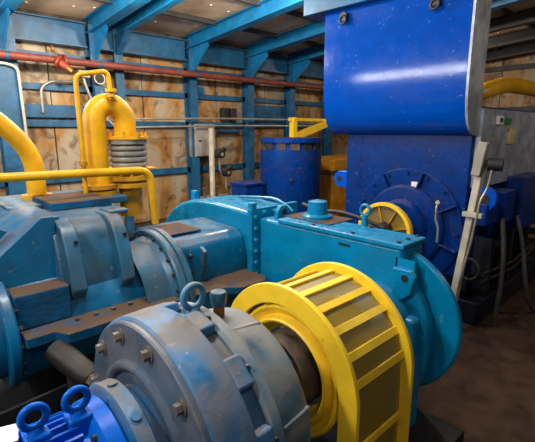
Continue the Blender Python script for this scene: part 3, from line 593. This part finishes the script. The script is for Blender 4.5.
# ============================================================ YELLOW COUPLING GUARD
R0, R1 = 0.41, 0.32
t = thing('coupling_guard', 'large yellow arched coupling guard with wire mesh panels', 'machine guard', (1.42, gy, 0))
def arch(x0, x1, Ro, Ri, zb):
    bm = BM(); n = 40; V = []
    pts = [(-1, None)] + [(0, PI - PI * k / n) for k in range(n + 1)] + [(1, None)]
    for kind, tt in pts:
        if kind == 0: q = [(gy + R * math.cos(tt), gz + R * math.sin(tt)) for R in (Ro, Ri)]
        else: q = [(gy + kind * R, zb) for R in (Ro, Ri)]
        V.append([bm.verts.new((x, *q[i])) for x, i in ((x0, 0), (x1, 0), (x1, 1), (x0, 1))])
    for A, B in zip(V[:-1], V[1:]):
        for j in range(4): bm.faces.new((A[j], B[j], B[(j + 1) % 4], A[(j + 1) % 4]))
    bm.faces.new(V[0]); bm.faces.new(V[-1][::-1]); return bm
obj('front_arch', arch(1.222, 1.245, R0, R1, 0.13), YEL, t, bevel=0.004, smooth=30)
obj('rear_arch', arch(1.635, 1.66, R0 + .005, R1 + .03, 0.13), YEL, t, bevel=0.004, smooth=30)
angs = [math.radians(116.5 + 17.0 * k) for k in range(-6, 4)]
def pt(a, R): return (gy + R * math.cos(a), gz + R * math.sin(a))
stations = [('leg', -1, 0.22), ('leg', -1, 0.46)] + [('a', a, 0) for a in angs] + [('leg', 1, .46), ('leg', 1, .22)]
def stpt(s, R):
    if s[0] == 'a': return pt(s[1], R)
    return (gy - s[1] * R if False else gy + (R if s[1] < 0 else -R), s[2])
for s in stations:
    y, z = stpt(s, R0 - 0.034); n_ = (math.cos(s[1]), math.sin(s[1])) if s[0] == 'a' else ((1, 0) if s[1] < 0 else (-1, 0))
    bm = BM(); obox(bm, (1.245, y, z), (1.635, y, z), 0.036, 0.012, (0, n_[0], n_[1])); obj('slat', bm, YEL, t, bevel=0.002, smooth=0)
def mesh_panel(path):
    bm = BM(); uvl = bm.loops.layers.uv.new('uv'); s = 0; rows = []
    for i, p in enumerate(path):
        if i: s += math.dist(p, path[i - 1])
        rows.append((s, bm.verts.new((1.245, *p)), bm.verts.new((1.635, *p))))
    for A, B in zip(rows[:-1], rows[1:]):
        f = bm.faces.new((A[1], A[2], B[2], B[1]))
        for l, uv in zip(f.loops, ((0, A[0]), (.39, A[0]), (.39, B[0]), (0, B[0]))): l[uvl].uv = uv
    return bm
Rm = R0 - 0.042
for i in range(len(stations) - 1):
    a, b = stations[i], stations[i + 1]
    if a[0] == 'a' and b[0] == 'a': path = [pt(a[1] + (b[1] - a[1]) * k / 6, Rm) for k in range(7)]
    else: path = [stpt(a, Rm), stpt(b, Rm)]
    obj('mesh_panel', mesh_panel(path), MESHM, t)
# inner yellow cone ring toward the gear case
bm = BM(); lathe(bm, [(1.250, 0.308), (1.242, 0.300), (1.242, 0.292), (1.262, 0.268), (1.268, 0.258), (1.235, 0.246), (1.230, 0.238), (1.236, 0.228), (1.30, 0.205), (1.30, 0.19), (1.31, 0.19), (1.31, 0.21), (1.29, 0.275), (1.27, 0.308)], (0, gy, gz), 'x', n=64, close=True); obj('inner_cone', bm, YEL, t)
for a in (0.3, 1.2, 1.95, 2.85):
    c, q = math.cos(a), math.sin(a); bm = BM(); obox(bm, (1.255, gy + .295 * c, gz + .295 * q), (1.235, gy + .335 * c, gz + .335 * q), 0.02, 0.008, (0, -q, c)); obj('strut', bm, YEL, t, smooth=0)
t = thing('shaft_coupling', 'dark brown shaft coupling inside the yellow guard', 'coupling', (1.3, gy, 0.4))
bm = BM(); lathe(bm, [(1.04, 0), (1.04, 0.12), (1.18, 0.12), (1.18, 0.175), (1.34, 0.175), (1.34, 0.14), (1.66, 0.14), (1.66, 0)], (0, gy, gz), 'x', n=40); obj('hub', bm, BROWNI, t)
boltring('bolt', t, IRON, 1.18, (gy, gz), 0.148, 8, 0.014, 0.02)

# ============================================================ DRUM GEARBOX (near)
t = thing('drum_gearbox', 'dusty blue-grey drum gearbox in the foreground', 'gearbox', (0.8, gy, 0))
bm = BM(); lathe(bm, [(0.555, 0), (0.555, 0.434), (0.560, 0.440), (0.58, 0.440), (0.58, 0.0)], (0, gy, gz), 'x', n=96); obj('cover_plate', bm, PLATE, t)
bm = BM(); lathe(bm, [(0.556, 0.31), (0.542, 0.305), (0.536, 0.295), (0.536, 0.285), (0.546, 0.270), (0.556, 0.265)], (0, gy, gz), 'x', n=72); obj('boss_ring', bm, PLATE, t)
boltring('bolt', t, BOLT, 0.555, (gy, gz), 0.392, 12, 0.018, 0.026, a0=0.20, a1=0.20 + 2 * PI, washer=BOLT)
bm = BM(); lathe(bm, [(0.575, 0.40), (0.575, 0.442), (0.583, 0.452), (0.70, 0.456), (0.71, 0.45), (0.715, 0.412), (0.775, 0.41), (0.78, 0.40)], (0, gy, gz), 'x', n=96); obj('rim', bm, DRUMB, t)
bm = BM(); lathe(bm, [(0.775, 0.38), (0.775, 0.425), (0.785, 0.438), (0.82, 0.438), (0.83, 0.425), (0.84, 0.395), (0.86, 0.385), (0.98, 0.37), (1.01, 0.36), (1.03, 0.335), (1.04, 0.29), (1.04, 0.0)], (0, gy, gz), 'x', n=96); obj('rear_housing', bm, DRUMG, t)
for k in range(12):
    a = 2 * PI * (k + .35) / 12; c, s = math.cos(a), math.sin(a); bm = BM()
    obox(bm, (0.705, gy + .43 * c, gz + .43 * s), (0.775, gy + .43 * c, gz + .43 * s), 0.11, 0.045, (0, c, s)); obj('rim_lug', bm, DRUMB, t, bevel=0.012)
    bm = BM(); cyl(bm, (0.775, gy + .438 * c, gz + .438 * s), (0.785, gy + .438 * c, gz + .438 * s), 0.0135, n=6); 
    obj('stud', bm, IRON, t, smooth=0)
bm = BM(); eyebolt(bm, (0.775, gy, gz + .432), 0.042, 0.012, 'y', 0.018); obj('eyebolt', bm, mat('eyebolt_blue', srgb(62, 128, 168), 0.45, dust=0.5, dustcol=srgb(150, 130, 110), grime=0.2), t)
bm = BM(); cyl(bm, (0.885, gy, gz + .37), (0.885, gy, gz + .43), 0.024, n=6); bre = obj('breather', bm, BRASS, t, smooth=0)
bm = BM(); lathe(bm, [(1.108, 0), (1.108, 0.026), (1.115, 0.03), (1.15, 0.033), (1.16, 0.028), (1.162, 0)], (0.885, gy, 0), 'z', n=24); obj('breather_cap', bm, TEALD, bre)
bm = BM(); obox(bm, (0.86, gy - .10, gz + .352), (1.0, gy - .10, gz + .338), 0.02, 0.04, (0, 0, 1)); obj('rib', bm, DRUMG, t, bevel=0.008)
bm = BM(); obox(bm, (0.86, gy - .355, gz + .1), (1.01, gy - .335, gz + .1), 0.04, 0.04, (0, 0, 1)); obj('rib', bm, DRUMG, t, bevel=0.008)
bm = BM(); box(bm, 0.6, 1.04, gy - .40, gy + .40, 0.12, 0.3); obj('foot', bm, DRUMG, t, bevel=0.02)
# ring adapter to the motor
bm = BM(); lathe(bm, [(0.44, 0.0), (0.44, 0.245), (0.45, 0.262), (0.50, 0.262), (0.508, 0.25), (0.515, 0.225), (0.556, 0.22)], (0, gy, gz), 'x', n=72); obj('adapter_ring', bm, DRUMB, t)
for k in range(10):
    a = 2 * PI * (k + .3) / 10; c, s = math.cos(a), math.sin(a); bm = BM()
    cyl(bm, (0.475, gy + .255 * c, gz + .255 * s), (0.475, gy + .270 * c, gz + .270 * s), 0.016, n=12); obj('ring_pad', bm, DRUMB, t)
bm = BM(); box(bm, -0.4, 2.2, 0.72, 1.68, 0.0, 0.12); tag(obj('gearbox_skid', bm, SKID, bevel=0.01), 'dark steel skid under the drum gearbox and guard', 'machine base')

# ============================================================ BRIGHT BLUE MOTOR
t = thing('electric_motor', 'bright blue finned electric motor with two eyebolts in the corner', 'motor', (0.2, gy, 0))
bm = BM(); lathe(bm, [(-0.30, 0), (-0.30, 0.185), (0.36, 0.185), (0.375, 0.22), (0.385, 0.232), (0.43, 0.236), (0.439, 0.225), (0.439, 0)], (0, gy, gz), 'x', n=72); obj('body', bm, MOTOR, t)
proto = None
for k in range(40):
    a = 2 * PI * k / 40; c, s = math.cos(a), math.sin(a); bm = BM()
    obox(bm, (-0.28, gy + .20 * c, gz + .20 * s), (0.34, gy + .20 * c, gz + .20 * s), 0.008, 0.045, (0, c, s)); obj('fin', bm, MOTOR, t, smooth=0)
for x in (0.236, 0.352):
    bm = BM(); box(bm, x - .035, x + .035, gy - .035, gy + .035, gz + .17, gz + .24); obj('boss', bm, MOTOR, t, bevel=0.01)
    bm = BM(); eyebolt(bm, (x, gy, gz + .24), 0.033, 0.0105, 'y', 0.012); obj('eyebolt', bm, MOTOR, t)
boltring('bolt', t, IRON, 0.38, (gy, gz), 0.205, 8, 0.012, 0.02, a0=.4, a1=.4 + 2 * PI)
bm = BM(); box(bm, 0.1, 0.3, gy - .24, gy + .24, 0.12, 0.5); obj('foot', bm, MOTOR, t, bevel=0.02)
bm = BM(); obox(bm, (0.115, gy + .05, gz + .245), (0.20, gy + .03, gz + .24), 0.08, 0.003, (0, 0, 1)); obj('paper_tag', bm, WHITE, t)

# ============================================================ LARGE MOTOR, HOOD
my, mz = 2.0, 0.83
t = thing('large_motor', 'large royal blue motor with round ribbed end shield under the hood', 'motor', (4.6, 2.1, 0))
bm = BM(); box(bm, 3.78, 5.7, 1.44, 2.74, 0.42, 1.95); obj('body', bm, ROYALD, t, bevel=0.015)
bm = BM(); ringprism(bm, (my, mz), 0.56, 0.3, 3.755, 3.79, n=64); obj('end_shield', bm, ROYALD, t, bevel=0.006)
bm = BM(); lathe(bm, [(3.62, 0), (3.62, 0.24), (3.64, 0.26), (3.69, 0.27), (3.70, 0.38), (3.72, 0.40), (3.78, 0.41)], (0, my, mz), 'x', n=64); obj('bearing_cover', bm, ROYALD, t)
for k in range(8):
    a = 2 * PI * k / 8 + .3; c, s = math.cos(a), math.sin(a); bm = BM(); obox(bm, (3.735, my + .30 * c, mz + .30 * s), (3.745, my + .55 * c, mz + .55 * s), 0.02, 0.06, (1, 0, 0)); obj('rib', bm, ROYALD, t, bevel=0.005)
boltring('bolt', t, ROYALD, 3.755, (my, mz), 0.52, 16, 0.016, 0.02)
bm = BM(); box(bm, 3.74, 3.756, 1.87, 1.95, 1.20, 1.27); obj('nameplate', bm, WHITE, t)
def lug(y0, d, z, x=3.80, s=1.0):
    bm = BM(); r = .09 * s; pts = [(y0, z + r), (y0 + d * .10 * s, z + r)] + [(y0 + d * (.10 * s + r * math.sin(PI * k / 8)), z + r * math.cos(PI * k / 8)) for k in range(1, 8)] + [(y0 + d * .10 * s, z - r), (y0, z - r)]
    prism(bm, pts, 'x', x, x + .06); lg = obj('lifting_lug', bm, ROYAL, t, bevel=0.008)
    bm = BM(); cyl(bm, (x - .003, y0 + d * .11 * s, z), (x + .063, y0 + d * .11 * s, z), 0.035 * s, n=18); obj('hole', bm, BLACK, lg)
lug(2.73, 1, 1.22); lug(1.46, -1, 1.16, 3.86, 1.25)
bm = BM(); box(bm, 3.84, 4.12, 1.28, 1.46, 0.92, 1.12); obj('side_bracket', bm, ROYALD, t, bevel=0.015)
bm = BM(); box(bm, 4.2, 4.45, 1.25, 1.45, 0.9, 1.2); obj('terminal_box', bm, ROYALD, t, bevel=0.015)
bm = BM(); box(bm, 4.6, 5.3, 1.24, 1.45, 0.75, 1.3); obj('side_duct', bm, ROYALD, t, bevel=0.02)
bm = BM(); box(bm, 3.82, 5.7, 1.385, 1.44, 1.25, 1.93); sp_ = obj('side_panel', bm, CABSIDE, t, bevel=0.008)
bm = BM(); box(bm, 4.25, 4.5, 1.375, 1.386, 1.80, 1.86); obj('green_tag', bm, GREEN, sp_)
bm = BM(); box(bm, 4.45, 4.62, 1.37, 1.386, 1.62, 1.77); obj('cream_plate', bm, CREAM, sp_)
bm = BM(); box(bm, 4.12, 4.24, 1.36, 1.386, 1.80, 1.87); obj('warning_tag', bm, WHITE, sp_)
bm = BM(); box(bm, 4.14, 4.175, 1.358, 1.362, 1.815, 1.855); box(bm, 4.185, 4.22, 1.358, 1.362, 1.815, 1.855); obj('tag_window', bm, BLACK, sp_)
bm = BM(); box(bm, 3.80, 5.8, 1.26, 2.95, 0.0, 0.22); obj('base', bm, DARKB, t, bevel=0.015)
bm = BM(); box(bm, 3.80, 5.7, 1.38, 2.85, 0.30, 0.45); obj('foot', bm, DARKB, t, bevel=0.01)
for x in (3.95, 4.5, 5.0): bm = BM(); box(bm, x, x + .07, 1.25, 1.40, 0.3, 0.8); obj('base_rib', bm, DARKB, t)

t = thing('cooler_hood', 'huge glossy royal blue curved hood above the large motor', 'hood', (3.9, 2.2, 1.7))
prof = [(3.74, 3.25), (3.52, 3.25)]
prof = [(3.86, 1.70), (3.78, 1.70), (3.70, 1.715), (3.635, 1.75), (3.585, 1.81), (3.55, 1.89), (3.53, 1.98), (3.52, 2.10), (3.515, 2.3), (3.515, 3.3), (3.83, 3.3), (3.82, 2.6), (3.82, 2.1), (3.84, 1.85), (3.86, 1.76)]
bm = BM(); prism(bm, prof, 'y', 1.435, 2.87); obj('front_shell', bm, HOODP, t, smooth=40)
bm = BM(); prism(bm, prof, 'y', 1.415, 1.4349); obj('side_plate', bm, HOODSIDE, t, smooth=40)
bm = BM(); box(bm, 3.87, 4.05, 1.5, 2.85, 1.96, 3.3); obj('rear_box', bm, ROYALD, t)
bm = BM(); box(bm, 3.42, 3.9, 1.98, 3.08, 2.87, 3.2); obj('top_cap', bm, RAFT, t, bevel=0.01)
for (y, z) in ((2.62, 2.80), (1.72, 2.76)):
    bm = BM(); cyl(bm, (3.515, y, z), (3.47, y, z), 0.04, n=16); torus(bm, (3.47, y, z - .03), 0.034, 0.012, 'x'); obj('shackle', bm, IRON, t)

t = thing('motor_coupling_guard', 'smaller yellow ring guard between gear case and large motor', 'machine guard', (3.1, my, 0))
bm = BM(); ringprism(bm, (my, mz), 0.275, 0.24, 3.36, 3.41, n=56); obj('ring', bm, YEL, t, bevel=0.006)
for k in range(4):
    a = PI * k / 4 + .5; c, s = math.cos(a), math.sin(a); bm = BM(); obox(bm, (3.39, my - .25 * c, mz - .25 * s), (3.39, my + .25 * c, mz + .25 * s), 0.012, 0.03, (1, 0, 0)); obj('spoke', bm, YELD, t)
bm = BM(); uvl = bm.loops.layers.uv.new('uv'); vv = [bm.verts.new((3.40, my + .245 * math.cos(2 * PI * k / 40), mz + .245 * math.sin(2 * PI * k / 40))) for k in range(40)]; f = bm.faces.new(vv)
for l in f.loops: l[uvl].uv = (l.vert.co.y, l.vert.co.z)
obj('mesh_panel', bm, MESHM, t)
bm = BM(); lathe(bm, [(3.41, 0.23), (3.50, 0.23)], (0, my, mz), 'x', n=48); obj('drum', bm, YELD, t)
bm = BM(); box(bm, 3.42, 3.58, my - .2, my + .2, 0.0, 0.6); obj('foot', bm, YELD, t, bevel=0.01)
t = thing('motor_shaft', 'dark shaft between gear case and large motor', 'shaft', (2.9, my, 0.6))
bm = BM(); cyl(bm, (2.36, my, mz), (3.6, my, mz), 0.09, n=24); obj('shaft', bm, IRON, t)

# pale post with sensor and tubing
t = thing('sensor_post', 'pale worn square post with black sensor knob and thin tubing', 'post', (3.42, 1.36, 0))
bm = BM(); obox(bm, (3.45, 1.375, 0.0), (3.52, 1.235, 1.64), 0.075, 0.055, (0, 1, 0)); obj('post', bm, PALE, t, bevel=0.008)
bm = BM(); obox(bm, (3.45, 1.26, 1.40), (3.455, 1.225, 1.66), 0.075, 0.07, (0, 1, 0)); obj('head', bm, GREYBOX, t, bevel=0.01)
bm = BM(); cyl(bm, (3.50, 1.2, 1.49), (3.52, 1.10, 1.49), 0.05, n=20); obj('knob', bm, BLACK, t)
bm = BM(); box(bm, 3.42, 3.46, 1.18, 1.33, 1.07, 1.11); obj('clip', bm, PALE, t, bevel=0.004)
bm = BM(); tube(bm, [(3.45, 1.15, 1.45), (3.45, 1.17, 1.3), (3.42, 1.2, 1.22), (3.42, 1.24, 0.85), (3.42, 1.3, .5)], 0.009, n=8, rad=0.05); obj('tubing', bm, GALV, t)
bm = BM(); tube(bm, [(3.62, 1.62, 1.12), (3.55, 1.60, 1.10), (3.55, 1.60, 0.98), (3.55, 1.57, .92), (3.55, 1.57, .78)], 0.009, n=8, rad=0.03); cyl(bm, (3.64, 1.63, 1.12), (3.58, 1.61, 1.13), 0.02, n=8); tag(obj('drain_tubing', bm, GALV), 'thin crooked tube hanging on the motor end shield', 'tube')
bm = BM(); torus(bm, (3.5, 1.27, 0.62), 0.09, 0.012, 'x'); torus(bm, (3.52, 1.26, 0.60), 0.085, 0.012, 'x'); tag(obj('cable_coil', bm, BLACK), 'coiled black cable hanging at the pale post', 'cable')
# hoses by the motor base
for pts, lab in (([(4.05, 1.22, 0.98), (4.0, 1.16, 0.7), (3.96, 1.14, 0.4), (3.93, 1.15, 0.012)], 'grey hose nearest the pale post hanging to the floor'),
                 ([(4.45, 1.22, 0.95), (4.42, 1.13, 0.7), (4.35, 1.05, 0.35), (4.4, 1.02, 0.15), (4.52, 0.98, 0.02)], 'grey hose curving out onto the floor by the motor')):
    bm = BM(); tube(bm, pts, 0.021, n=12, rad=0.2); tag(obj('hose', bm, HOSE), lab, 'hose', 'hoses by the large motor')
for k, (x, z) in enumerate(((3.75, .52), (3.75, .45))):
    bm = BM(); tube(bm, [(x, 1.235, z), (x + .8, 1.23, z - .06), (x + 1.8, 1.235, z + .04)], 0.014, n=8); tag(obj('black_cable', bm, BLACK), ['upper', 'lower'][k] + ' black cable running along the large motor base', 'cable', 'motor base cables')
# yellow duct at right
t = thing('yellow_duct', 'fat yellow duct emerging behind the hood at right', 'duct', (5, 1.8, 1.95))
bm = BM(); tube(bm, [(4.6, 2.0, 2.03), (4.75, 1.8, 2.13), (5.2, 1.7, 2.24), (5.8, 1.7, 2.25), (8.0, 1.7, 2.25)], 0.085, n=24, rad=0.3); obj('duct', bm, PIPEY, t)
bm = BM(); tube(bm, [(4.6, 2.0, 1.95), (4.6, 2.0, 2.04)], 0.11, n=24); obj('collar', bm, YELD, t)
# timber crates far right
t = thing('timber_pallet', 'stack of pale timber slats at the far right edge', 'pallet', (6.9, 1.7, 0))
for k in range(5):
    bm = BM(); box(bm, 6.5, 7.4, 1.3, 2.1, 0.14 + k * .15, 0.19 + k * .15); obj('plank', bm, WOOD, t, bevel=0.004)
for x in (6.52, 6.92, 7.3): bm = BM(); box(bm, x, x + .08, 1.33, 2.07, 0, .74); obj('block', bm, IRON, t)
